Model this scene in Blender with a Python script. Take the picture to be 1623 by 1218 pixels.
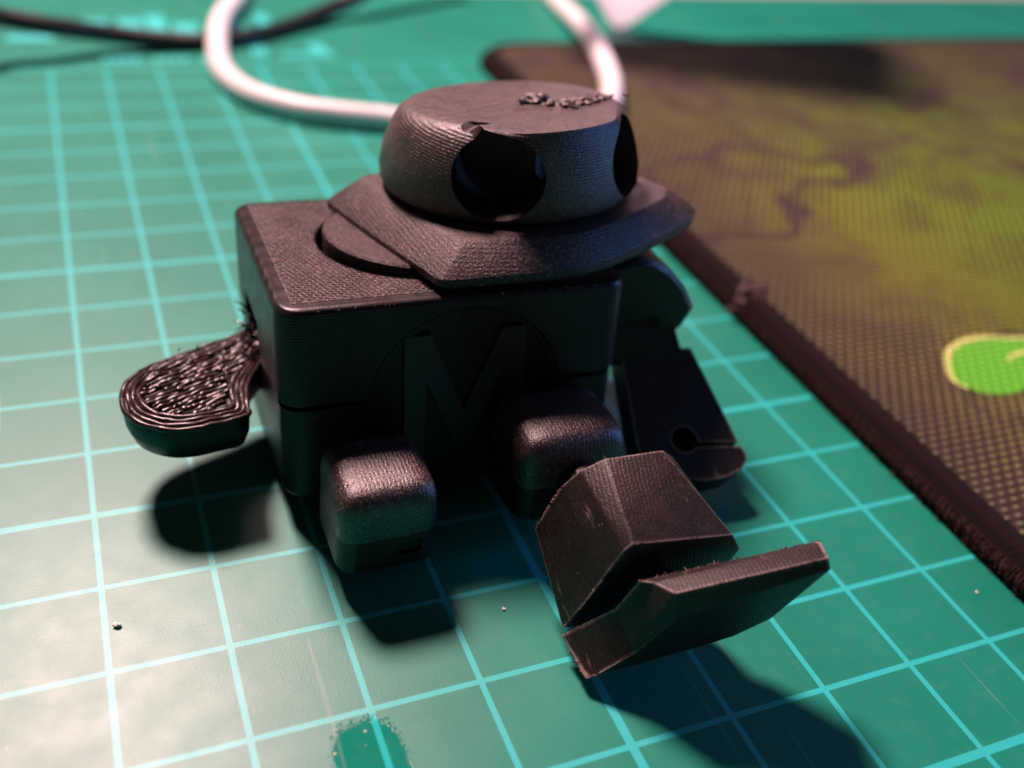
import bpy, bmesh, math, random
from mathutils import Vector, Matrix, noise
random.seed(7)
S = 0.01                      # all numbers below are centimetres; the mat's printed squares are 1 cm
for o in list(bpy.data.objects): bpy.data.objects.remove(o, do_unlink=True)
scene = bpy.context.scene
COL = scene.collection

# ------------------------------------------------------------------ camera
cam = bpy.data.cameras.new('camera'); camo = bpy.data.objects.new('camera', cam); COL.objects.link(camo)
RC = ((0.92295221, -0.36902694, 0.10944563), (-0.13132844, -0.56917872, -0.81165783), (0.36181772, 0.73474806, -0.57378849))
camo.matrix_world = Matrix(((RC[0][0], -RC[1][0], -RC[2][0], 0.366443*S), (RC[0][1], -RC[1][1], -RC[2][1], -8.169923*S),
                            (RC[0][2], -RC[1][2], -RC[2][2], 7.284715*S), (0, 0, 0, 1)))
cam.sensor_width = 36; cam.lens = 36*1603.82/1623
cam.clip_start = 0.005; cam.clip_end = 50
cam.dof.use_dof = True; cam.dof.focus_distance = 9.25*S; cam.dof.aperture_fstop = 15.0
scene.camera = camo

# ------------------------------------------------------------------ world and lamps (a desk lamp behind, a screen to the right)
w = bpy.data.worlds.new('World'); scene.world = w; w.use_nodes = True
w.node_tree.nodes['Background'].inputs[0].default_value = (1.0, 0.76, 0.82, 1)
w.node_tree.nodes['Background'].inputs[1].default_value = 0.034
def area(name, loc, target, size, power, color, sy=None):
    l = bpy.data.lights.new(name, 'AREA'); l.energy = power; l.color = color; l.size = size*S
    if sy: l.shape = 'RECTANGLE'; l.size_y = sy*S
    else: l.shape = 'DISK'
    o = bpy.data.objects.new(name, l); COL.objects.link(o)
    o.location = Vector(loc)*S
    o.rotation_euler = (Vector(target)-Vector(loc)).to_track_quat('-Z', 'Y').to_euler()
    return o
area('desk_lamp', (-3.5, 36, 51), (3, 0, 0), 13, 9.6, (1.0, 0.62, 0.60))
area('screen_light', (44, -7, 12), (4, 0, 2), 12, 0.62, (0.16, 0.42, 1.0), 22)
vs = scene.view_settings
vs.view_transform = 'Standard'; vs.look = 'None'; vs.exposure = 0.0; vs.gamma = 1.0; vs.use_curve_mapping = False

# ------------------------------------------------------------------ materials
class NT:
    def __init__(self, name):
        self.m = bpy.data.materials.new(name); self.m.use_nodes = True
        self.t = self.m.node_tree; self.b = self.t.nodes['Principled BSDF']; self._c = None
    def n(self, t, **kw):
        x = self.t.nodes.new(t)
        for k, v in kw.items():
            if k in x.inputs: self.put(x.inputs[k], v)
            else: setattr(x, k, v)
        return x
    def put(self, sock, v):
        if isinstance(v, bpy.types.NodeSocket): self.t.links.new(v, sock)
        else: sock.default_value = v
    def coord(self):                                    # object coordinates in centimetres
        if self._c is None:
            tc = self.n('ShaderNodeTexCoord'); mp = self.n('ShaderNodeMapping'); mp.inputs['Scale'].default_value = (100,)*3
            self.t.links.new(tc.outputs['Object'], mp.inputs[0]); self._c = mp.outputs[0]
        return self._c
    def noise(self, scale, detail=2, rough=.5, vec=None):
        x = self.n('ShaderNodeTexNoise'); x.inputs['Scale'].default_value = scale; x.inputs['Detail'].default_value = detail
        x.inputs['Roughness'].default_value = rough
        self.t.links.new(vec or self.coord(), x.inputs['Vector']); return x.outputs['Fac']
    def voro(self, scale, feature='F1', vec=None):
        x = self.n('ShaderNodeTexVoronoi'); x.feature = feature; x.inputs['Scale'].default_value = scale
        self.t.links.new(vec or self.coord(), x.inputs['Vector']); return x.outputs['Distance']
    def math(self, op, a, b=0.0, c=0.0):
        x = self.n('ShaderNodeMath'); x.operation = op
        self.put(x.inputs[0], a); self.put(x.inputs[1], b); self.put(x.inputs[2], c); return x.outputs[0]
    def ramp(self, v, a, b, lo=0.0, hi=1.0):
        x = self.n('ShaderNodeMapRange'); x.interpolation_type = 'SMOOTHSTEP'
        self.put(x.inputs[0], v); x.inputs[1].default_value = a; x.inputs[2].default_value = b
        x.inputs[3].default_value = lo; x.inputs[4].default_value = hi; return x.outputs[0]
    def mix(self, f, a, b):
        x = self.n('ShaderNodeMix'); x.data_type = 'RGBA'
        self.put(x.inputs[0], f); self.put(x.inputs[6], a); self.put(x.inputs[7], b); return x.outputs[2]
    def sep(self, vec=None):
        x = self.n('ShaderNodeSeparateXYZ'); self.t.links.new(vec or self.coord(), x.inputs[0]); return x.outputs
    def bump(self, h, dist, strength=1.0, prev=None):
        x = self.n('ShaderNodeBump'); x.inputs['Strength'].default_value = strength; x.inputs['Distance'].default_value = dist*S
        self.put(x.inputs['Height'], h)
        if prev: self.t.links.new(prev, x.inputs['Normal'])
        return x.outputs[0]
    def set(self, **kw):
        names = dict(color='Base Color', rough='Roughness', normal='Normal', spec='Specular IOR Level', sheen='Sheen Weight', coat='Coat Weight', trans='Transmission Weight', sss='Subsurface Weight')
        for k, v in kw.items(): self.put(self.b.inputs[names[k]], v)
        return self.m
def c4(*c): return (*c, 1)

def plastic(name, layer=(0, 0, 1), period=.03, layer_h=.0007, grain=.003, grain_scale=34, rough=.46, pits=0, fleck=0, base=(.017, .0100, .0092), dust=.06, spec=.5):
    k = NT(name); co = k.coord()
    # printed layer ridges along one axis, slightly wavy
    d = k.n('ShaderNodeVectorMath'); d.operation = 'DOT_PRODUCT'; k.t.links.new(co, d.inputs[0]); d.inputs[1].default_value = layer
    wob = k.math('MULTIPLY', k.noise(2.2, 2), .012)
    ph = k.math('ADD', d.outputs['Value'], wob)
    ridge = k.math('SINE', k.math('MULTIPLY', ph, 2*math.pi/period))
    nr = k.bump(ridge, layer_h, .8)
    g1 = k.noise(grain_scale, 3, .65)
    nr = k.bump(g1, grain, 1.0, nr)
    nr = k.bump(k.noise(5, 2, .5), .004, .6, nr)
    if pits:
        s = k.sep()
        hx = k.math('SINE', k.math('MULTIPLY', k.math('ADD', s[0], s[1]), 2*math.pi/.125))
        hy = k.math('SINE', k.math('MULTIPLY', k.math('SUBTRACT', s[0], s[1]), 2*math.pi/.125))
        pit = k.ramp(k.math('MULTIPLY', hx, hy), .1, .8)
        pit = k.math('MULTIPLY', pit, k.ramp(k.noise(1.7, 2), .32, .6))
        nr = k.bump(k.math('MULTIPLY', pit, -1.0), pits, 1.0, nr)
    # lint and dust specks
    sp = k.ramp(k.voro(11), .05, .10, 1, 0)
    sp = k.math('MULTIPLY', sp, k.ramp(k.noise(6, 1), .56, .62))
    film = k.math('MULTIPLY', k.ramp(k.noise(3.2, 4, .7), .35, .8), dust)
    col = k.mix(film, c4(*base), c4(.22, .145, .135))
    col = k.mix(k.math('MULTIPLY', sp, .5), col, c4(.42, .36, .33))
    if fleck:
        fl = k.math('MULTIPLY', k.ramp(k.noise(44, 2, .6), .55, .63), k.ramp(k.noise(2.6, 3), .25, .55))
        col = k.mix(k.math('MULTIPLY', fl, fleck), col, c4(.50, .33, .29))
        dk = k.ramp(k.noise(33, 2, .6), .34, .44, 1, 0)
        col = k.mix(k.math('MULTIPLY', dk, .7), col, c4(*base))
    r = k.math('ADD', rough, k.math('MULTIPLY', k.math('SUBTRACT', k.noise(7, 3), .5), .25))
    return k.set(color=col, rough=r, normal=nr, spec=spec)
M_SHELL = plastic('black_printed_plastic', base=(.009, .0070, .0066), spec=.36, rough=.36, layer_h=.0014, grain=.002)
M_TOP = plastic('black_perforated_top', layer_h=.0, grain=.012, grain_scale=44, rough=.42, dust=.12, fleck=.42, spec=.5)
M_HEAD = plastic('black_speckled_print', grain=.009, grain_scale=46, rough=.40, dust=.22, layer_h=.0015, fleck=.28, spec=.9, base=(.015, .0075, .0070))
M_PLATE = plastic('black_grainy_print', grain=.012, grain_scale=46, rough=.43, dust=.12, fleck=.36, spec=.5, base=(.013, .0072, .0068))
M_LEG = plastic('black_smooth_print', grain=.009, grain_scale=46, rough=.32, dust=.15, fleck=.30, spec=.9, layer=(1, 0, 0), period=.04)
M_FOOT = plastic('black_scuffed_print', grain=.005, grain_scale=44, rough=.42, dust=.07, fleck=.05, spec=.38, base=(.012, .0085, .008), layer=(1, -.25, .2), period=.04, layer_h=.0005)
def scuff(m):
    k = NT.__new__(NT); k.m = m; k.t = m.node_tree; k.b = k.t.nodes['Principled BSDF']; k._c = None
    old = k.b.inputs['Base Color'].links[0].from_socket
    bv = k.n('ShaderNodeBevel'); bv.samples = 6; bv.inputs[0].default_value = .045*S
    ge = k.n('ShaderNodeNewGeometry'); dt = k.n('ShaderNodeVectorMath'); dt.operation = 'DOT_PRODUCT'
    k.t.links.new(bv.outputs[0], dt.inputs[0]); k.t.links.new(ge.outputs['Normal'], dt.inputs[1])
    edge = k.math('MULTIPLY', k.ramp(dt.outputs['Value'], .90, .99, 1, 0), k.ramp(k.noise(16, 4, .7), .30, .55))
    def scratch(rot, sc, lo, hi):
        mp = k.n('ShaderNodeMapping'); mp.inputs['Rotation'].default_value = rot; mp.inputs['Scale'].default_value = sc
        k.t.links.new(k.coord(), mp.inputs[0]); return k.ramp(k.noise(1.0, 3, .6, mp.outputs[0]), lo, hi)
    sc = k.math('MULTIPLY', scratch((0, 0, .75), (16, 1.1, 4), .64, .72), k.ramp(k.noise(2.0, 2), .45, .6))
    sc = k.math('MAXIMUM', k.math('MULTIPLY', sc, .55), k.math('MULTIPLY', edge, .95))
    k.put(k.b.inputs['Base Color'], k.mix(sc, old, c4(.34, .25, .225)))
scuff(M_FOOT)
M_LETTER = plastic('black_glossier_print', base=(.009, .0070, .0068), rough=.36, spec=.5)
M_STRAND = plastic('black_raw_filament', grain=.002, grain_scale=16, rough=.27, dust=.08, layer_h=.0)
def simple(name, color, rough=.5, bump=None, **kw):
    k = NT(name)
    if bump: kw['normal'] = k.bump(k.noise(bump[0], 3), bump[1])
    return k.set(color=c4(*color), rough=rough, **kw)

def mat_material():
    k = NT('green_cutting_mat'); s = k.sep(); x, y = s[0], s[1]
    def lines(v, off, thick_off):
        f = k.math('PINGPONG', k.math('ADD', v, 100.0), .5)                  # 0 on a line
        f5 = k.math('PINGPONG', k.math('ADD', v, 100.0-thick_off), 2.5)
        a = k.ramp(f, .024, .032, 1, 0); b = k.ramp(f5, .037, .046, 1, 0)
        return k.math('MAXIMUM', a, b)
    ln = k.math('MAXIMUM', lines(x, 0, 4), lines(y, 0, 0))
    ln = k.math('MULTIPLY', ln, k.math('LESS_THAN', y, 13.03))
    wear = k.ramp(k.noise(9, 4, .7), .18, .34)
    ln = k.math('MULTIPLY', ln, k.math('ADD', k.math('MULTIPLY', wear, .25), .75))
    green = k.mix(k.ramp(k.noise(.35, 3), .3, .7), c4(.006, .205, .142), c4(.010, .240, .168))
    dust = k.math('MULTIPLY', k.ramp(k.noise(4.5, 5, .75), .45, .85), .10)
    green = k.mix(dust, green, c4(.22, .34, .30))
    col = k.mix(ln, green, c4(.030, .49, .465))
    speck = k.math('MULTIPLY', k.ramp(k.voro(2.6), .022, .035, 1, 0), k.ramp(k.noise(1.3, 1), .48, .55))
    col = k.mix(k.math('MULTIPLY', speck, .6), col, c4(.35, .33, .30))
    sp2 = k.math('MULTIPLY', k.ramp(k.voro(7.5), .045, .075, 1, 0), k.ramp(k.noise(2.3, 2), .50, .58))
    col = k.mix(k.math('MULTIPLY', sp2, .35), col, c4(.30, .27, .24))
    def cutmark(rot, sc, lo, hi):
        mp = k.n('ShaderNodeMapping'); mp.inputs['Rotation'].default_value = (0, 0, rot); mp.inputs['Scale'].default_value = sc
        k.t.links.new(k.coord(), mp.inputs[0]); return k.ramp(k.noise(1.0, 1, .5, mp.outputs[0]), lo, hi)
    cuts_ = k.math('MAXIMUM', cutmark(.35, (9, .22, 1), .73, .755), cutmark(-1.05, (11, .28, 1), .74, .765))
    col = k.mix(k.math('MULTIPLY', cuts_, .30), col, c4(.20, .34, .28))
    # smooth shiny patch where something once melted the grain away
    wob = k.math('MULTIPLY', k.math('SUBTRACT', k.noise(7, 5, .7), .5), .34)
    dx = k.math('MULTIPLY', k.math('SUBTRACT', x, 1.88), 1/.31); dy = k.math('MULTIPLY', k.math('SUBTRACT', y, -3.62), 1/.55)
    rr = k.math('ADD', k.math('POWER', k.math('ADD', k.math('POWER', k.math('ABSOLUTE', dx), 3.0), k.math('POWER', k.math('ABSOLUTE', dy), 3.0)), .3333), wob)
    patch = k.ramp(rr, .90, 1.0, 1, 0)
    rough = k.math('ADD', k.math('MULTIPLY', patch, -.34), k.math('ADD', .40, k.math('MULTIPLY', k.math('SUBTRACT', k.noise(3, 4), .5), .10)))
    painted_glint = k.math('MULTIPLY', k.math('MULTIPLY', k.ramp(k.voro(9.5), .10, .14, 1, 0), k.ramp(k.noise(5, 2), .50, .60)), k.math('MULTIPLY', k.ramp(rr, .3, .75), k.ramp(rr, 1.0, 1.06, 1, 0)))
    col = k.mix(k.math('MULTIPLY', painted_glint, .8), col, c4(.75, .72, .66))  # sparkle of the shiny patch painted into the colour as pale flecks
    grain = k.math('ADD', k.noise(60, 3, .7), k.math('MULTIPLY', k.voro(70), .5))
    grain = k.math('MULTIPLY', grain, k.math('SUBTRACT', 1.0, k.math('MULTIPLY', patch, .8)))
    nr = k.bump(grain, .0008, 1.0)
    rim = k.math('MULTIPLY', k.ramp(rr, .9, .98), k.ramp(rr, 1.0, 1.08, 1, 0))
    nr = k.bump(k.math('MULTIPLY', rim, k.ramp(k.noise(22, 3), .5, .62)), .006, 1.0, nr)
    return k.set(color=col, rough=rough, normal=nr, spec=.40)

def pad_material(emblem=None):
    k = NT('woven_pad_' + (emblem or 'print')); s = k.sep(); x, y = s[0], s[1]
    row = k.math('MULTIPLY', y, 1/.115)
    par = k.math('MULTIPLY', k.math('FLOOR', k.math('FLOORED_MODULO', row, 2.0)), .5)
    cx = k.math('PINGPONG', k.math('ADD', k.math('MULTIPLY', x, 1/.17), par), .5)
    cy = k.math('PINGPONG', row, .5)
    bead = k.math('MULTIPLY', k.ramp(cx, .04, .46), k.ramp(cy, .04, .46))
    nr = k.bump(bead, .035, 1.0); nr = k.bump(k.noise(30, 3), .006, 1.0, nr)
    if emblem == 'green': col = k.mix(bead, c4(.09, .38, .03), c4(.21, .70, .06))
    elif emblem == 'pale': col = k.mix(bead, c4(.45, .55, .14), c4(.72, .82, .32))
    else:
        warp = k.n('ShaderNodeVectorMath'); warp.operation = 'ADD'
        nz = k.n('ShaderNodeTexNoise'); nz.inputs['Scale'].default_value = .7; nz.inputs['Detail'].default_value = 5
        k.t.links.new(k.coord(), nz.inputs['Vector'])
        sc = k.n('ShaderNodeVectorMath'); sc.operation = 'SCALE'; sc.inputs['Scale'].default_value = 1.4
        k.t.links.new(nz.outputs['Color'], sc.inputs[0]); k.t.links.new(k.coord(), warp.inputs[0]); k.t.links.new(sc.outputs[0], warp.inputs[1])
        v1 = k.math('ABSOLUTE', k.math('SUBTRACT', k.noise(.22, 2, .5, warp.outputs[0]), .5)); v2 = k.math('ABSOLUTE', k.math('SUBTRACT', k.noise(.31, 1, .5, warp.outputs[0]), .47))
        vein = k.math('MULTIPLY', k.ramp(v1, .0, .032), k.ramp(v2, .0, .022, .35, 1))
        tone = k.ramp(k.noise(.8, 5, .65), .32, .68)
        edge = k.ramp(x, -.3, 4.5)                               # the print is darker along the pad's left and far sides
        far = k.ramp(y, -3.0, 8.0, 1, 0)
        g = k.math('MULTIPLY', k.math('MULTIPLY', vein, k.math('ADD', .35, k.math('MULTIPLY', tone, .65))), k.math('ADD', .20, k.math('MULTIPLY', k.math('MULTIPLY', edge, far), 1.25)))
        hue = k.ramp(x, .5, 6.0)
        print_green = k.mix(hue, c4(.42, .42, .07), c4(.33, .56, .03))  # the print's own colour, olive at the left, greener to the right
        col = k.mix(g, c4(.115, .098, .085), print_green)
        col = k.mix(k.math('MULTIPLY', k.math('SUBTRACT', 1.0, bead), .95), col, c4(.030, .020, .017))
    return k.set(color=col, rough=.9, normal=nr, spec=.10)
M_MAT = mat_material()
M_PRINT = simple('cyan_mat_print', (.03, .54, .51), .45, (26, .003))
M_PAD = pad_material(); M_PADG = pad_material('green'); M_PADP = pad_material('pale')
M_EDGE = simple('dark_fabric_edge', (.010, .006, .006), .95, (30, .02), spec=.12)
M_THREAD = simple('dark_stitch_thread', (.040, .019, .016), .8, (40, .01), spec=.2)
M_WHITE = simple('white_cable_rubber', (.76, .77, .77), .42, (6, .004))
M_BLACKC = simple('black_cable_rubber', (.012, .010, .011), .4, (8, .004))
M_TABLE = simple('pale_table_top', (.44, .36, .33), .5, (3, .01))
M_CRUMB = simple('grey_plastic_crumb', (.80, .76, .72), .5, (30, .01))
M_LINT = simple('dusty_lint', (.20, .13, .12), .9, (30, .02))
def packet_material():
    k = NT('translucent_lavender_plastic')
    tr = k.n('ShaderNodeBsdfTranslucent'); tr.inputs[0].default_value = c4(.95, .90, .97)
    mx = k.n('ShaderNodeMixShader'); mx.inputs[0].default_value = .93
    k.set(color=c4(.80, .72, .80), rough=.35, normal=k.bump(k.noise(1.2, 3), .05))
    k.t.links.new(k.b.outputs[0], mx.inputs[1]); k.t.links.new(tr.outputs[0], mx.inputs[2])
    k.t.links.new(mx.outputs[0], k.t.nodes['Material Output'].inputs[0]); return k.m
M_PACKET = packet_material()

# ------------------------------------------------------------------ mesh helpers
def finish(me, angle=34):
    bm = bmesh.new(); bm.from_mesh(me)
    bmesh.ops.remove_doubles(bm, verts=bm.verts, dist=1e-6)
    bmesh.ops.recalc_face_normals(bm, faces=bm.faces)
    for f in bm.faces: f.smooth = True
    for e in bm.edges:
        e.smooth = len(e.link_faces) == 2 and e.calc_face_angle(0) < math.radians(angle)
    bm.to_mesh(me); bm.free()
def put(name, bm, mat, parent=None, base=(0, 0, 0), fn=None, angle=34, cuts=()):
    """bm in cm; fn maps local cm to world cm; base = parent's location in cm"""
    def conv(b):
        for v in b.verts:
            p = Vector(fn(v.co)) if fn else v.co.copy()
            v.co = (p-Vector(base))*S
        bmesh.ops.recalc_face_normals(b, faces=b.faces)
        me = bpy.data.meshes.new(name); b.to_mesh(me); b.free(); return me
    me = conv(bm); o = bpy.data.objects.new(name, me); COL.objects.link(o)
    for i, cb in enumerate(cuts):
        co = bpy.data.objects.new('cutter', conv(cb)); COL.objects.link(co)
        md = o.modifiers.new('cut', 'BOOLEAN'); md.object = co; md.operation = 'DIFFERENCE'; md.solver = 'EXACT'
        bpy.context.view_layer.update()
        dg = bpy.context.evaluated_depsgraph_get()
        new = bpy.data.meshes.new_from_object(o.evaluated_get(dg))
        o.modifiers.clear(); o.data = new; bpy.data.objects.remove(co, do_unlink=True)
    o.data.name = name
    finish(o.data, angle)
    o.data.materials.clear(); o.data.materials.append(mat)
    if parent: o.parent = parent
    return o
def tag(o, label=None, cat=None, group=None, kind=None):
    if label: o['label'] = label
    if cat: o['category'] = cat
    if group: o['group'] = group
    if kind: o['kind'] = kind
    return o
def box(x0, x1, y0, y1, z0, z1, bevel=(), seg=4):
    """bevel: list of (edge test on midpoint & direction, offset)"""
    bm = bmesh.new()
    bmesh.ops.create_cube(bm, size=1)
    for v in bm.verts: v.co = Vector((x0+(v.co.x+.5)*(x1-x0), y0+(v.co.y+.5)*(y1-y0), z0+(v.co.z+.5)*(z1-z0)))
    for test, off in bevel:
        es = []
        for e in bm.edges:
            d = (e.verts[1].co-e.verts[0].co).normalized(); m = (e.verts[0].co+e.verts[1].co)/2
            if test(m, d): es.append(e)
        if es: bmesh.ops.bevel(bm, geom=es, offset=off, segments=seg, profile=.5, affect='EDGES', clamp_overlap=True)
    return bm
def vert_e(m, d): return abs(d.z) > .9
def loft(loops, cap=True):
    bm = bmesh.new(); L = [[bm.verts.new(p) for p in lp] for lp in loops]; n = len(L[0])
    for a, b in zip(L, L[1:]):
        for i in range(n): bm.faces.new((a[i], a[(i+1) % n], b[(i+1) % n], b[i]))
    if cap: bm.faces.new(L[0][::-1]); bm.faces.new(L[-1])
    return bm
def prism(poly, z0, z1): return loft([[(x, y, z0) for x, y in poly], [(x, y, z1) for x, y in poly]])
def disc(cx, cy, r, z0, z1, n=64, bev=0.0):
    c = [(math.cos(2*math.pi*i/n), math.sin(2*math.pi*i/n)) for i in range(n)]
    prof = [(r, z0), (r, z1)] if not bev else [(r-bev, z0), (r, z0+bev), (r, z1-bev), (r-bev, z1)]
    return loft([[(cx+a*q, cy+b*q, z) for a, b in c] for q, z in prof])
def cyl_y(cx, cz, r, y0, y1, n=64, bev=0.0):
    c = [(math.cos(2*math.pi*i/n), math.sin(2*math.pi*i/n)) for i in range(n)]
    prof = [(r, y0), (r, y1)] if not bev else [(r-bev, y0), (r, y0+bev), (r, y1)]
    return loft([[(cx+a*q, y, cz+b*q) for a, b in c] for q, y in prof])
def catmull(pts, n):
    P = [Vector(p) for p in pts]; out = []
    P = [P[0]*2-P[1]]+P+[P[-1]*2-P[-2]]
    for i in range(1, len(P)-2):
        for j in range(n):
            t = j/n; a, b, c, d = P[i-1:i+3]
            out.append(.5*((2*b)+(c-a)*t+(2*a-5*b+4*c-d)*t*t+(3*b-a-3*c+d)*t**3))
    out.append(P[-2]); return out
def tube(bm, pts, r, n=8, taper=False):
    pts = [Vector(p) for p in pts]; rings = []; up = Vector((0, 0, 1)); N = len(pts)
    for i, p in enumerate(pts):
        d = (pts[min(i+1, N-1)]-pts[max(i-1, 0)]).normalized()
        s = d.cross(up); s = s.normalized() if s.length > 1e-4 else Vector((1, 0, 0)); u = s.cross(d)
        q = r*(1-.75*i/(N-1)) if taper else (r[i] if isinstance(r, list) else r)
        rings.append([bm.verts.new(p+(s*math.cos(2*math.pi*k/n)+u*math.sin(2*math.pi*k/n))*q) for k in range(n)])
    for a, b in zip(rings, rings[1:]):
        for k in range(n): bm.faces.new((a[k], a[(k+1) % n], b[(k+1) % n], b[k]))
    bm.faces.new(rings[0][::-1]); bm.faces.new(rings[-1])
def subdivided(bm, cuts=2):
    bmesh.ops.subdivide_edges(bm, edges=bm.edges, cuts=cuts, use_grid_fill=True); return bm

# ------------------------------------------------------------------ setting: table, mat
t = put('table', box(-120, 160, -80, 220, -4, -.32), M_TABLE); tag(t, kind='structure')
t = put('cutting_mat', box(-14, 34, -18, 18.5, -.30, 0, [(vert_e, .5)], 5), M_MAT); tag(t, kind='structure')
matobj = t
def mark(pts, z=.004):
    bm = bmesh.new(); bm.faces.new([bm.verts.new((x, y, z)) for x, y in pts])
    put('printed_mark', bm, M_PRINT, matobj)
def bar(x0, x1, y0, y1, sk=.0): mark([(x0, y0), (x1, y0), (x1+sk, y1), (x0+sk, y1)])
# far margin print: a small row of lettering, two big figures, a bold line of lettering beyond (all too blurred to read)
for i in range(13):
    if i % 5 != 4: bar(1.0+i*.19, 1.12+i*.19, 13.35, 13.62)
for x in (4.0, 4.18): bar(x, x+.13, 13.6, 14.5)
mark([(4.62, 13.55), (5.75, 13.55), (5.75, 13.75), (4.62, 13.75)]); mark([(5.3, 13.8), (5.7, 13.8), (5.6, 14.4), (5.25, 14.3)])
for x0, x1, y0, y1 in ((.75, 1.25, 15.3, 16.2), (1.45, 1.95, 15.3, 16.2), (2.05, 2.45, 15.2, 16.5), (2.6, 3.1, 15.2, 15.9), (3.7, 4.2, 15.3, 16.3), (4.5, 4.8, 15.4, 16.6), (-.75, .15, 14.75, 15.1)):
    bar(x0, x1, y0, y1)

# ------------------------------------------------------------------ mouse pad
padE = bpy.data.objects.new('mouse_pad', None); COL.objects.link(padE); padE.location = (9*S, 5*S, 0)
tag(padE, 'dark woven mouse pad with green print and stitched border lying on the mat', 'mouse pad')
PB = (9, 5, 0)
X0, Y1, RC_, TH = 8.74, 13.45, 1.1, .34
def pad_path(inset, n=14):
    """left side from near to far, round corner, far side to the right"""
    r = RC_-inset; cx, cy = X0+RC_, Y1-RC_
    pts = [(X0+inset, -16.0+.5*i) for i in range(int((cy+16)/.5)+1)]+[(X0+inset, cy)]
    for i in range(1, n): a = math.pi-(math.pi/2)*i/n; pts.append((cx+r*math.cos(a), cy+r*math.sin(a)))
    pts += [(cx+i*1.0, Y1-inset) for i in range(30)]
    return pts
ins = [(.10, .01), (.0, .05), (.0, .15), (.03, .20), (.10, .20), (.13, .22), (.14, .32), (.19, .352), (.33, .356), (.40, .342)]
bm = bmesh.new(); rows = [[bm.verts.new((x, y, z)) for x, y in pad_path(i)] for i, z in ins]
for a, b in zip(rows, rows[1:]):
    for i in range(len(a)-1): bm.faces.new((a[i], a[i+1], b[i+1], b[i]))
put('stitched_border', bm, M_EDGE, padE, PB, angle=80)
inner = pad_path(.38)
bm = bmesh.new()
top = [bm.verts.new((x, y, TH)) for x, y in inner]; br = bm.verts.new((inner[-1][0], -16, TH))
bm.faces.new(top+[br])
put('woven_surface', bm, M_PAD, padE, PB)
bm = bmesh.new()
bot = [bm.verts.new((x, y, .012)) for x, y in pad_path(.12)]; br = bm.verts.new((inner[-1][0], -16, .012)); bm.faces.new(bot+[br])
put('rubber_underside', bm, M_EDGE, padE, PB)
# overlock threads wrapped round the border
bm = bmesh.new(); s = 0
path = [Vector((x, y, 0)) for x, y in pad_path(0)]
acc = []
for a, b in zip(path, path[1:]):
    n = max(1, int((b-a).length/.03))
    for i in range(n):
        p = a.lerp(b, i/n); d = (b-a).normalized(); acc.append((p, d, Vector((d.y, -d.x, 0))))
for p, d, nrm in acc:
    if p.y < -6 or p.x > 26: continue
    j = random.uniform(-.04, .04); sl = random.uniform(-.02, .10); k = random.uniform(.9, 1.15)
    prof = [(.05, .012), (-.006*k, .06), (-.006, .145), (.03, .208), (.10, .215)]
    tube(bm, [p+nrm*a+d*(j+sl*i/4)+Vector((0, 0, z)) for i, (a, z) in enumerate(prof)], random.uniform(.005, .010), 4)
tag(put('overlock_thread', bm, M_THREAD, padE, PB, angle=80), kind='stuff')
# fuzz along the border
bm = bmesh.new()
for p, d, nrm in acc:
    if p.y < -6 or p.x > 14: continue
    for q in range(3):
        a = p+nrm*random.uniform(-.012, .05)+Vector((0, 0, random.uniform(.03, .24)))+d*random.uniform(0, .06)
        v = Vector((random.gauss(0, 1), random.gauss(0, 1), random.gauss(0, .6))).normalized()*random.uniform(.03, .10)
        tube(bm, [a, a+v*.6+Vector((0, 0, .01)), a+v], .004, 3)
tag(put('border_fuzz', bm, M_THREAD, padE, PB), kind='stuff')
# bright printed shape
XS = .12
em = [(10.38, -.52), (10.50, -.30), (10.70, -.14), (10.94, .09), (11.24, .23), (11.62, .26), (11.93, .18), (12.49, .05), (13.6, -.2), (13.6, -1.1), (12.4, -.80), (11.64, -.84), (11.0, -.98), (10.6, -.88), (10.46, -.68)]
bm = bmesh.new(); bm.faces.new([bm.verts.new((x+XS, y, TH+.004)) for x, y in em]); put('printed_leaf_shape', bm, M_PADG, padE, PB)
def ribbon(name, pts, wid, z):
    P = catmull([(x+XS, y, z) for x, y in pts], 6); bm = bmesh.new(); row = []
    for i, p in enumerate(P):
        d = (P[min(i+1, len(P)-1)]-P[max(i-1, 0)]).normalized(); nn = Vector((-d.y, d.x, 0)); ww = wid*(.55+.45*math.sin(math.pi*min(1, max(0, i/(len(P)-1)))))
        row.append((bm.verts.new(p+nn*ww), bm.verts.new(p-nn*ww)))
    for a, b in zip(row, row[1:]): bm.faces.new((a[0], b[0], b[1], a[1]))
    put(name, bm, M_PADP, padE, PB)
ribbon('printed_outline', [(10.46, -.74), (10.40, -.52), (10.56, -.24), (10.84, .06), (11.24, .23), (11.64, .25), (12.2, .12), (13.2, -.1)], .05, TH+.008)
ribbon('printed_vein', [(11.55, -.32), (11.8, -.22), (12.2, -.2), (12.8, -.3)], .042, TH+.008)
# pale lint caught on the border
bm = bmesh.new()
for i in range(46):
    a = Vector((8.72+random.uniform(0, .5), 2.05+random.uniform(-.16, .16), 0)); a.y += (a.x-8.9)*.25
    a.z = .10+min(.28, max(0, a.x-8.74)*1.6)
    v = Vector((random.gauss(.5, 1), random.gauss(0, .5), random.gauss(0, .3))).normalized()*random.uniform(.06, .2)
    tube(bm, [a, a+v*.5+Vector((0, 0, .02)), a+v], .014, 4)
tag(put('lint_tuft', bm, M_LINT), 'small tuft of pale lint caught across the mouse pad border', 'lint')

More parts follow.
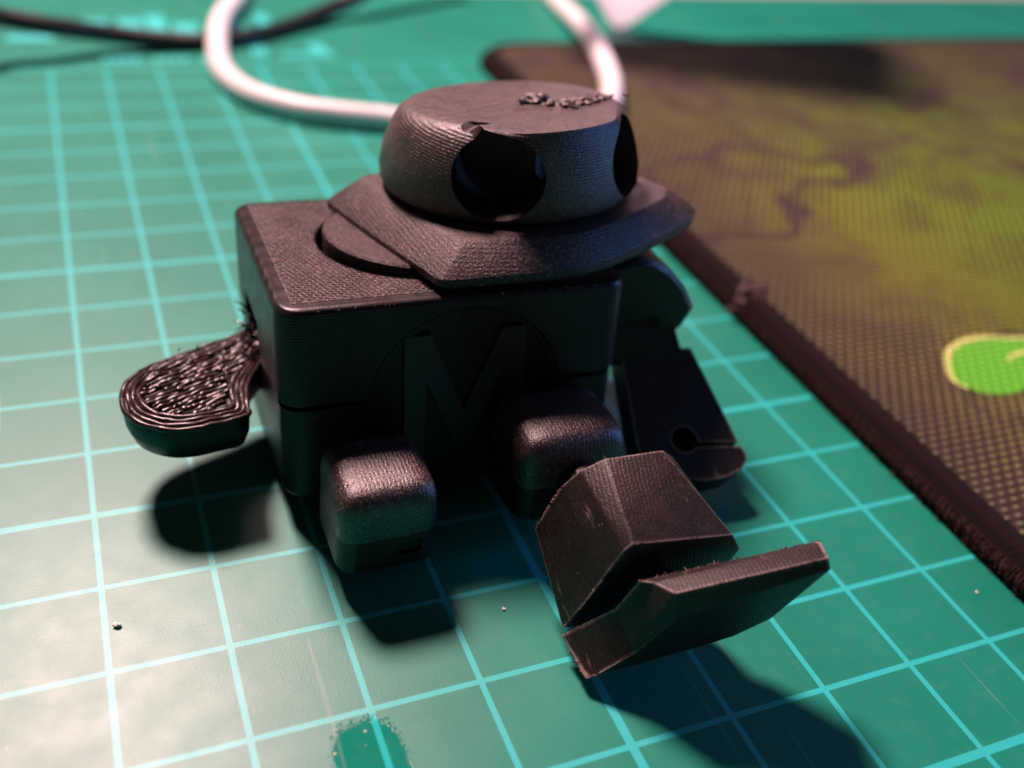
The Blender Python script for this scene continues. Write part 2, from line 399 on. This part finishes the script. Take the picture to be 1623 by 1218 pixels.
# ------------------------------------------------------------------ cables and packet behind
bm = bmesh.new()
wp = [(4.9, 19.2, .22), (4.5, 17.85, .2), (3.62, 15.2, .36), (3.27, 13.7, .26), (3.15, 12.09, .2), (3.48, 10.85, .2), (4.16, 10.08, .2), (4.9, 9.7, .2), (5.77, 9.36, .2), (6.9, 8.75, .2), (8.0, 8.15, .25), (9.0, 7.95, .45),
      (9.62, 8.25, .60), (10.12, 8.95, .58), (10.68, 10.07, .56), (11.15, 11.43, .56), (11.80, 13.6, .50), (12.54, 16.87, .24), (12.95, 19.0, .22)]
tube(bm, catmull(wp, 10), .225, 16)
tag(put('white_cable', bm, M_WHITE, angle=60), 'thick white cable looping across the mat behind the robot', 'cable')
bm = bmesh.new()
bp = [(-2.5, 13.1, 1.15), (-1.05, 13.43, .9), (-.75, 13.65, .8), (.11, 13.75, .6), (1.15, 14.06, .35), (2.25, 14.1, .2), (3.14, 14.14, .15), (4.13, 14.5, .15), (5.1, 15.2, .15), (6.34, 16.12, .3), (7.04, 16.46, .5), (8.6, 17.6, 1.1), (10, 18.6, 1.6)]
tube(bm, catmull(bp, 8), .19, 14)
tag(put('black_cable', bm, M_BLACKC, angle=60), 'thin black cable sagging across the far margin of the mat', 'cable')
bm = box(-3.2, 3.2, -.14, .14, -3.2, 3.2, [(lambda m, d: abs(d.y) > .9, .35), (lambda m, d: abs(d.y) < .3, .05)], 5)
ca, sa = math.cos(math.radians(50)), math.sin(math.radians(50))
put_p = put('plastic_packet', bm, M_PACKET, fn=lambda v: (13.95+v.x*ca+v.z*sa, 15.35+v.y-.26*(4.42-v.x*sa+v.z*ca), 4.42-v.x*sa+v.z*ca))
tag(put_p, 'translucent pale lavender plastic packet standing on its corner at the top edge', 'packet')

# ------------------------------------------------------------------ the robot
RB = (3.5, .6, 0)
rob = bpy.data.objects.new('toy_robot', None); COL.objects.link(rob); rob.location = Vector(RB)*S
tag(rob, 'black 3D printed toy robot with M badge and broken left arm sitting on green mat', 'toy robot')
TM = Matrix(((.99974, .0226, .0025), (-.0227, .99369, .10978), (0, -.1098, .99396))); TO = Vector((1.83, 2.284, 0))
def TL(v): return TM @ Vector(v)+TO
W, D, H = 3.56, 2.95, 2.083
def part(name, bm, mat, parent=rob, fn=None, **kw): return put(name, bm, mat, parent, RB, fn, **kw)

# torso: two shells with a seam, a round badge with an M
SZ = 1.04
topedge = lambda z: (lambda m, d: abs(d.z) < .3 and abs(m.z-z) < .02)
badge_cut = lambda: cyl_y(1.84, .93, 1.02, -D-.5, -D+.09, 96)
up = part('upper_shell', box(0, W, -D, 0, SZ+.035, H, [(vert_e, .24), (topedge(H), .075)], 7), M_SHELL, fn=TL,
          cuts=[badge_cut(), disc(1.74, -1.45, 1.07, H-.25, H+.3, 80), box(-.2, .25, -1.62, -.75, SZ-.2, 1.36)])
lo = part('lower_shell', box(.02, W-.02, -D+.015, -.02, 0, SZ-.03, [(vert_e, .24), (topedge(0), .07)], 7), M_SHELL, fn=TL,
          cuts=[badge_cut(), box(-.2, .25, -1.62, -.75, .62, SZ+.2)])
part('inner_core', box(.26, W-.10, -D+.105, -.1, .06, SZ+.5, [(vert_e, .2)], 5), M_SHELL, fn=TL)
rim = [(.16, -.14), (W-.14, -.14), (W-.14, -D+.15), (.16, -D+.15)]
def panel():
    bm = bmesh.new(); st = .0135; x0, x1, y0, y1 = .16, W-.14, -D+.16, -.14; nx, ny = int((x1-x0)/st), int((y1-y0)/st); V = {}
    def keep(x, y): return (x-1.74)**2+(y+1.45)**2 > 1.08**2
    for i in range(nx+1):
        for j in range(ny+1):
            x, y = x0+i*st, y0+j*st
            if not keep(x, y) or (x > 2.2 and y > -1.9): continue
            a, b = (x+y)/.082, (x-y)/.082
            row = math.floor(b); fa = (a+.5*(row % 2)) % 1.0-.5; fb = b % 1.0-.5
            d = math.hypot(fa, fb); amt = .5+.9*noise.noise(Vector((x*2.3, y*2.3, 4)))
            h = -.048*max(0, min(1.25, amt+.2))*(1-sm(.16, .36, d)) if min(x-x0, x1-x, y-y0, y1-y) > .03 else 0
            h += .004*noise.noise(Vector((x*30, y*30, 1)))
            V[i, j] = bm.verts.new((x, y, H+.004+h))
    for (i, j), v in V.items():
        q = [V.get((i+1, j)), V.get((i+1, j+1)), V.get((i, j+1))]
        if all(q): bm.faces.new((v, *q))
    return bm
def sm(a, b, x): x = min(1, max(0, (x-a)/(b-a))); return x*x*(3-2*x)
part('top_panel', panel(), M_TOP, up, fn=TL, angle=80)
part('socket_floor', disc(1.74, -1.45, 1.06, H-.3, H-.22), M_SHELL, up, fn=TL)
ta = math.radians(3.0)
part('neck_disc', disc(0, 0, .99, -.16, .075, 80, .02), M_PLATE, fn=lambda v: TL((1.74+v.x, -1.45+v.y, H+v.z-.045*v.x-.01*v.y)))
bd = part('chest_badge', cyl_y(1.84, .93, 1.0, -D+.07, -D+.2, 96, .012), M_SHELL, fn=TL)
MP = [(1.20, .22), (1.20, 1.70), (1.46, 1.70), (1.83, .80), (2.20, 1.70), (2.46, 1.70), (2.46, .22), (2.24, .22), (2.24, 1.20), (1.92, .42), (1.74, .42), (1.42, 1.20), (1.42, .22)]
bmm = loft([[(1.83+(x-1.83)*.985, -D+.008, .96+(z-.96)*.99) for x, z in MP], [(x, -D+.02, z) for x, z in MP], [(x, -D+.075, z) for x, z in MP]])
part('letter_m', bmm, M_LETTER, bd, fn=TL)
part('badge_ring', loft([[(1.84+q*math.cos(a), y, .93+q*math.sin(a)) for q, y in [(1.005, -D+.072), (1.005, -D+.012), (.965, -D+.012), (.965, -D+.072)]] for a in [2*math.pi*i/96 for i in range(97)]], cap=False), M_SHELL, bd, fn=TL)

# head unit: collar plate and head share one frame, laid loosely over the neck, leaning to the right
hx = Vector((3.08, .90, .14)).normalized(); hy = Vector((-.90, 3.08, 0.0)); hy = (hy-hx*hy.dot(hx)).normalized(); hz = hx.cross(hy)
HO = Vector((2.85, -1.22, H+.20))
def HL(v): v = Vector(v); return TL(HO+hx*v.x+hy*v.y+hz*v.z)
outl_c = [(-1.50, 1.26), (-1.63, 1.15), (-1.69, .1), (-1.725, -1.17), (-1.70, -1.24), (-1.64, -1.285), (-.62, -1.68), (-.32, -1.745), (.0, -1.745), (.40, -1.68), (1.0, -1.56), (1.45, -1.43), (1.70, -1.25), (1.755, -1.16), (1.74, -1.02), (1.70, 0), (1.65, 1.15), (1.53, 1.26)]
def col_loop(k, z):
    kf = 1-(1-k)*.62
    return [(x*k, y*(kf if y < 0 else k), z) for x, y in outl_c]
col = part('collar_plate', loft([col_loop(.975, -.075), col_loop(.99, -.06), col_loop(1, -.03), col_loop(1, .03), col_loop(.985, .055), col_loop(.82, .275), col_loop(.80, .290), col_loop(.77, .294)]), M_PLATE, fn=HL, angle=18)
part('neck', disc(0, 0, 1.16, .2, .36, 64), M_SHELL, col, fn=HL)
P_side = [(0, 1.29), (.04, 1.36), (.12, 1.40), (.28, 1.405), (.48, 1.365), (.66, 1.305), (.80, 1.245), (.89, 1.185), (.935, 1.12), (.945, 1.03)]
P_front = [(0, 1.29), (.04, 1.35), (.12, 1.38), (.28, 1.385), (.48, 1.365), (.66, 1.335), (.80, 1.305), (.89, 1.275), (.925, 1.255), (.93, 1.15)]
def sm(a, b, x): x = min(1, max(0, (x-a)/(b-a))); return x*x*(3-2*x)
loops = []
NH = 120
for (z1, r1), (z2, r2) in zip(P_side, P_front):
    lp = []
    for i in range(NH):
        th = -math.pi+2*math.pi*i/NH; wf = 1-sm(math.radians(22), math.radians(48), abs(th+math.radians(8)))
        r = r1+(r2-r1)*wf; z = (z1+(z2-z1)*wf)*(1-.18*(1.4-r*math.cos(th))/2.8)+.315
        lp.append((r*math.sin(th), -r*math.cos(th), z))
    loops.append(lp)
for q in (.75, .4, .1): loops.append([(x/r_*q*1.0, y/r_*q, .30+(.948+.012*(1-q))*(1-.18*(1.4+y*q)/2.8)) for x, y, r_ in [(math.sin(-math.pi+2*math.pi*i/NH), -math.cos(-math.pi+2*math.pi*i/NH), 1.0) for i in range(NH)]])
def bore(az, r=.465, zc=.315+.445):
    az = math.radians(az); d = Vector((math.sin(az), -math.cos(az), .02)); s_ = Vector((math.cos(az), math.sin(az), 0)); u = Vector((0, 0, 1))
    n = 48; prof = [(.42, .85), (.50, 1.0), (2.2, 1.0)]
    return loft([[d*q+Vector((0, 0, zc))+(s_*math.cos(2*math.pi*i/n)+u*(.88*math.sin(2*math.pi*i/n)))*r*k for i in range(n)] for q, k in prof])
def notch():                                            # ragged opening where the brow has lifted off the left socket
    pa = [(-66, 1.215), (-60, 1.165), (-57, 1.175), (-53, 1.11), (-50, 1.12), (-45, 1.02), (-36, 1.10), (-34, 1.17), (-40, 1.195), (-52, 1.21)]
    def ring(q): return [Vector((q*math.sin(math.radians(a)), -q*math.cos(math.radians(a)), z)) for a, z in pa]
    return loft([ring(.93), ring(1.6)])
head = part('head', loft(loops), M_HEAD, fn=HL, angle=30, cuts=[bore(-42), bore(32), notch()])
# rough melted scar and torn sliver on top of the head
bm = bmesh.new()
def top_z(x, y): return .30+.95*(1-.18*(1.4+y)/2.8)
spots = [(.22+random.gauss(0, .07), -.10+random.gauss(0, .05), random.uniform(.025, .055), random.uniform(0, .06)) for _ in range(26)]
spots += [(.20+random.random()*.62, -.28+random.gauss(0, .05)-.08*random.random(), random.uniform(.012, .034), 0) for _ in range(46)]
spots += [(.62+random.gauss(0, .17), -.44+random.gauss(0, .07), random.uniform(.018, .05), random.uniform(0, .03)) for _ in range(44)]
for x, y, r, dz in spots:
    mtx = Matrix.Translation((x, y, top_z(x, y)+dz)) @ Matrix.Rotation(random.random()*6, 4, 'Z') @ Matrix.Rotation(random.gauss(0, .6), 4, 'X') @ Matrix.Diagonal((r*random.uniform(1, 2.2), r, r*.6, 1))
    bmesh.ops.create_icosphere(bm, subdivisions=2, radius=1, matrix=mtx)
for v in bm.verts: v.co += Vector(noise.noise_vector(v.co*26))*.022
tag(part('melted_scar', bm, M_HEAD, head, fn=HL, angle=40), kind='stuff')
# left leg (a bare thigh) and right thigh: rounded blocks out of the torso's front
def thigh(name, x0, x1, y0, y1, z0, z1, pitch, zp, lip):
    mid = z0+(z1-z0)*.42; cx = (x0+x1)/2
    def fn(v):
        y = v.y-y1; z = v.z-zp
        return (v.x, y1+y*math.cos(pitch)+z*math.sin(pitch), zp-y*math.sin(pitch)+z*math.cos(pitch))
    botx = lambda m, d: abs(d.y) > .9 and m.z < z0+.05
    allt = lambda m, d: m.z > z1-.02
    vfr = lambda m, d: abs(d.z) > .9
    frb = lambda m, d: abs(d.y) < .3 and m.y < y0+.02
    # rounded top block: superellipse dome over a rounded footprint
    hx_, hy_, cy = (x1-x0)/2, (y1-y0)/2, (y0+y1)/2; loops = []; hh = z1-mid
    def fp(k, z):
        out = []
        for i in range(64):
            a = 2*math.pi*i/64; c_, s_ = math.cos(a), math.sin(a)
            out.append((cx+k*hx_*math.copysign(abs(c_)**.36, c_), cy+k*hy_*math.copysign(abs(s_)**.36, s_), z))
        return out
    steps = [(0, 1.0), (.45, 1.0), (.62, .985), (.76, .945), (.87, .875), (.94, .79), (.98, .68), (1.0, .52)]
    loops = [fp(k, mid+.006+(hh-.006)*t_) for t_, k in steps]
    loops += [fp(.3, z1+.006), fp(.05, z1+.008)]
    a = part(name, loft(loops), M_LEG, fn=fn, angle=50)
    part('lower_half', box(x0+.004, x1-.004, y0+.012, y1, z0, mid, [(vfr, .20), (botx, .20), (frb, .04)], 6), M_SHELL, a, fn=fn,
         cuts=[box(cx+.08, cx+.30, y0-.2, y0+.05, z0+.14, mid-.08)])
    part('hip_joint', box(x0+.22, x1-.22, y1-.15, -.25, z0+.12, z0+.66, [(lambda m, d: abs(d.y) > .9, .12)], 4), M_SHELL, a)
    return a
thigh('left_thigh', 2.04, 3.01, -1.74, -.76, .29, 1.20, 0.0, .8, 0)
thigh('right_thigh', 3.84, 5.00, -1.62, -.66, .42, 1.38, 0.0, .9, 0)

# right shin and foot, propped on the heel
K = [(3.83, -2.02, .74), (3.895, -2.065, 1.02), (3.98, -2.14, 1.36), (4.10, -2.18, 1.53), (4.30, -2.23, 1.67), (4.82, -2.33, 1.745), (4.96, -2.33, 1.63), (4.97, -2.20, .85), (4.4, -2.05, .66)]
G = [(3.827, -2.841, .243), (3.929, -2.90, .53), (4.041, -2.986, .971), (4.134, -3.06, 1.355), (4.205, -3.065, 1.425), (5.179, -3.139, 1.352), (5.321, -3.127, 1.132), (5.27, -2.96, .45), (4.5, -2.85, .16)]
bm = loft([K, G]); bmesh.ops.bevel(bm, geom=list(bm.edges), offset=.022, segments=2, profile=.6, affect='EDGES')
shin = part('right_shin', bm, M_FOOT, angle=24)
bm = bmesh.new(); tube(bm, [(4.45, -1.5, .85), (4.5, -2.4, .95)], .24, 16); part('knee_link', bm, M_SHELL, shin)
bm = bmesh.new(); tube(bm, [(4.55, -2.9, .75), (4.62, -3.3, .76)], .22, 20); part('ankle_joint', bm, M_SHELL, shin)
Fr = [(3.835, -3.36, .15), (3.90, -3.38, .20), (4.195, -3.469, .50), (4.42, -3.585, 1.01), (5.65, -3.855, 1.51), (5.36, -3.70, .825), (5.085, -3.623, .602), (4.73, -3.547, .465)]
nrm = Vector((-.15, -.97, -.15)).normalized()
Rr = [(3.801, -2.905, .221), (3.836, -2.924, .307), (4.115, -3.17, .759), (4.207, -3.248, 1.171), (5.865, -3.434, 1.38), (5.42, -3.22, .70), (5.10, -3.13, .50), (4.75, -3.05, .34)]
# the sole's upper front edge is cut back by a sloping bevel
M1 = [Vector(a).lerp(Vector(b), .28) for a, b in zip(Rr, Fr)]; M2 = [Vector(a).lerp(Vector(b), .86) for a, b in zip(Rr, Fr)]
M1[3] = Vector((4.305, -3.341, 1.215)); M1[4] = Vector((5.76, -3.561, 1.512)); M2[3] = Vector((4.376, -3.546, 1.278)); M2[4] = Vector((5.645, -3.79, 1.585))
bm = loft([Rr, M1, M2, Fr]); bmesh.ops.bevel(bm, geom=list(bm.edges), offset=.014, segments=2, profile=.6, affect='EDGES')
foot = part('right_foot', bm, M_FOOT, angle=24)

def fuzz(parent, segs, n, lmin, lmax, up_=.6):
    bm = bmesh.new()
    for a, b in segs:
        a, b = Vector(a), Vector(b)
        for q in range(n):
            p = a.lerp(b, random.random()); v = Vector((random.gauss(0, .7), random.gauss(0, .5), abs(random.gauss(0, up_))+.1)).normalized()*random.uniform(lmin, lmax)
            tube(bm, [p-v*.2, p+v*.5, p+v], random.uniform(.004, .009), 4, taper=True)
    tag(part('print_fuzz', bm, M_FOOT, parent), kind='stuff')
fuzz(foot, [(Rr[3], Rr[4])], 60, .01, .035); fuzz(foot, [(Rr[0], Rr[2]), (Fr[0], Rr[0])], 14, .01, .03)
fuzz(shin, [(K[0], K[2]), (K[2], K[4]), (G[0], G[3])], 16, .008, .026)
fuzz(col, [(HL((-1.72, -1.24, 0)), HL((-.3, -1.74, 0))), (HL((.9, -1.56, -.04)), HL((1.74, -1.14, -.04)))], 16, .01, .03)
fuzz(up, [(TL((.3, -D, H-.02)), TL((W-.3, -D, H-.02)))], 22, .01, .035)

# right arm: shoulder, upper arm, forearm that ends in a clamp hand
pr = [(5.32, 2.30), (5.62, 2.36), (5.85, 2.33), (6.10, 2.18), (6.32, 1.95), (6.50, 1.66), (6.40, 1.44), (6.22, 1.27), (6.06, 1.62), (5.32, 1.60)]
def sh_loop(y, k): return [(5.32+(x-5.32)*k, y, 1.75+(z-1.75)*k) for x, z in pr]
bm = loft([sh_loop(-.10, .93), sh_loop(-.04, 1), sh_loop(.62, 1), sh_loop(.70, .93)])
part('right_shoulder', bm, M_SHELL, angle=26)
bm = loft([[(5.30, .05, 1.66), (6.20, -.02, 1.66), (6.26, .5, 1.45), (5.36, .52, 1.45)], [(5.52, -.14, 1.13), (6.38, -.24, 1.13), (6.42, .16, .82), (5.56, .2, .82)]])
part('right_upper_arm', bm, M_SHELL)
A_ = Vector((5.91, -.05, 1.20)); B_ = Vector((6.52, -.19, 1.20)); Dn = Vector((.04, -1.14, -.62))
# forearm frame: u along width, v along the arm, t = thickness downwards
u_ = (B_-A_).normalized(); v_ = (Dn-u_*Dn.dot(u_)).normalized(); t_ = v_.cross(u_).normalized(); t_ = t_ if t_.z < 0 else -t_
def FA(p): return A_+u_*p[0]+v_*p[1]+t_*p[2]
pl = [(-.24, 0), (.60, 0), (.68, .25), (.98, 1.20), (1.03, 1.28), (1.03, 1.37), (.95, 1.47), (.78, 1.555), (.52, 1.60), (.22, 1.56), (-.10, 1.44), (-.20, 1.2)]
bm = prism(pl, 0, .42); 
hole = disc(.35, 1.12, .15, -.3, .34, 40); slit = box(.37, 1.4, 1.155, 1.208, -.3, .36)
arm = part('right_forearm', bm, M_FOOT, fn=FA, angle=26, cuts=[hole, slit])

# left arm: a broken, half printed clamp with raw filament on top
outl = [(.385, .40), (.41, .61), (.493, .79), (.69, .98), (1.07, 1.14), (1.45, 1.28), (1.95, 1.52), (2.05, 1.10), (1.80, .80), (1.60, .45), (1.57, .15), (1.55, -.10), (1.29, -.13), (.97, -.18), (.69, -.11), (.45, .12)]
cen = Vector((1.05, .5))
def ins_(k, dz): return [((p[0]-cen.x)*k+cen.x, (p[1]-cen.y)*k+cen.y, dz) for p in outl]
def smooth_loop(lp, it=1):
    for _ in range(it):
        q = []
        for i in range(len(lp)):
            a, b = Vector(lp[i]), Vector(lp[(i+1) % len(lp)]); q += [a.lerp(b, .25), a.lerp(b, .75)]
        lp = q
    return lp
bm = loft([smooth_loop(ins_(.76, .575), 2), smooth_loop(ins_(.90, .64), 2), smooth_loop(ins_(.985, .80), 2), smooth_loop(ins_(1.0, .98), 2), smooth_loop(ins_(.97, 1.03), 2)])
la = part('left_arm', bm, M_SHELL, angle=40)
bm = bmesh.new()
for k in range(4):
    lp = smooth_loop(ins_(.985-.085*k, 1.0), 2); n = len(lp); i = 0
    while i < n:
        seglen = random.randint(12, 30) if k < 2 else random.randint(5, 16)
        pts = []
        for j in range(seglen+1):
            p = lp[(i+j) % n]; q3 = Vector((p.x*6, p.y*6, k*3.1))
            pts.append(Vector((p.x+.016*noise.noise(q3), p.y+.016*noise.noise(q3+Vector((9, 0, 0))), 1.03+.016*noise.noise(q3+Vector((0, 9, 0)))+.006*k)))
        tube(bm, pts, [random.uniform(.026, .034)*(1+.25*noise.noise(p*12)) for p in pts], 7)
        i += seglen-(1 if k < 2 else 2)
def inside(x, y, poly):
    c = False
    for a, b in zip(poly, poly[1:]+poly[:1]):
        if (a[1] > y) != (b[1] > y) and x < (b[0]-a[0])*(y-a[1])/(b[1]-a[1])+a[0]: c = not c
    return c
core = [(p[0], p[1]) for p in ins_(.70, 0)]+[]
neck_ = [(1.25, .55), (1.72, .80), (1.95, 1.05), (1.92, 1.45), (1.45, 1.22), (1.1, 1.02)]
ang = math.radians(24); ca_, sa_ = math.cos(ang), math.sin(ang)
for row in range(-22, 23):
    t_ = -1.4
    while t_ < 1.4:
        L = random.uniform(.06, .30); pts = []
        for q in range(5):
            u2 = t_+L*q/4; x = 1.15+u2*ca_-row*.058*sa_; y = .6+u2*sa_+row*.058*ca_
            if inside(x, y, core) or inside(x, y, neck_):
                q3 = Vector((x*7, y*7, row*.7)); pts.append(Vector((x+.02*noise.noise(q3), y+.02*noise.noise(q3+Vector((5, 0, 0))), 1.042+.030*noise.noise(q3*.6)+.012*math.sin(math.pi*q/4))))
        if len(pts) > 2: tube(bm, pts, [random.uniform(.020, .036) for _ in pts], 7)
        t_ += L*random.uniform(.85, 1.05)
for i in range(60):
    x, y = random.uniform(.4, 1.9), random.uniform(-.1, 1.5)
    if not (inside(x, y, core) or inside(x, y, neck_)): continue
    bmesh.ops.create_icosphere(bm, subdivisions=2, radius=random.uniform(.022, .045), matrix=Matrix.Translation((x, y, 1.06+random.uniform(-.01, .02))) @ Matrix.Diagonal((1.3, 1, .8, 1)))
tag(part('filament_strands', bm, M_STRAND, la, angle=70), kind='stuff')
bm = bmesh.new()
for i in range(26):                                              # torn strands standing up where the arm enters the torso
    p = Vector((1.80+random.uniform(-.06, .05), 1.0+random.uniform(-.1, .5), 1.05+random.uniform(0, .28)))
    v = Vector((-random.uniform(.3, 1), random.gauss(0, .5), random.uniform(-.2, .6))).normalized()*random.uniform(.05, .17)
    tube(bm, [p, p+v*.5+Vector((0, 0, .02)), p+v], .016, 5, taper=True)
for i in range(6):
    a = random.choice(outl[2:7]); p = Vector((a[0]+random.uniform(-.1, .2), a[1]+random.uniform(-.02, .04), 1.05))
    v = Vector((random.gauss(0, .6), random.uniform(0, .8), random.uniform(.3, 1))).normalized()*random.uniform(.04, .09)
    tube(bm, [p, p+v*.5, p+v], .010, 5, taper=True)
tag(part('torn_strands', bm, M_STRAND, la), kind='stuff')

# ------------------------------------------------------------------ crumbs on the mat
def crumb(x, y, r, label):
    bm = bmesh.new(); bmesh.ops.create_icosphere(bm, subdivisions=2, radius=r)
    for v in bm.verts:
        v.co *= 1+.9*noise.noise(v.co*(2.2/r)+Vector((x, y, 0))); v.co.z *= .6
    zmin = min(v.co.z for v in bm.verts)
    for v in bm.verts: v.co += Vector((x, y, -zmin))
    tag(put('crumb', bm, M_CRUMB, base=(0, 0, 0), angle=20), label, 'crumb', 'crumbs on the mat')
crumb(.10, -1.5, .032, 'tiny grey crumb on the mat near its left edge below the broken arm')
crumb(3.5, -2.28, .017, 'tiny pinkish crumb at the shadow edge between thigh and foot')
crumb(8.36, -3.45, .016, 'tiny pale crumb on the mat beside the mouse pad border')
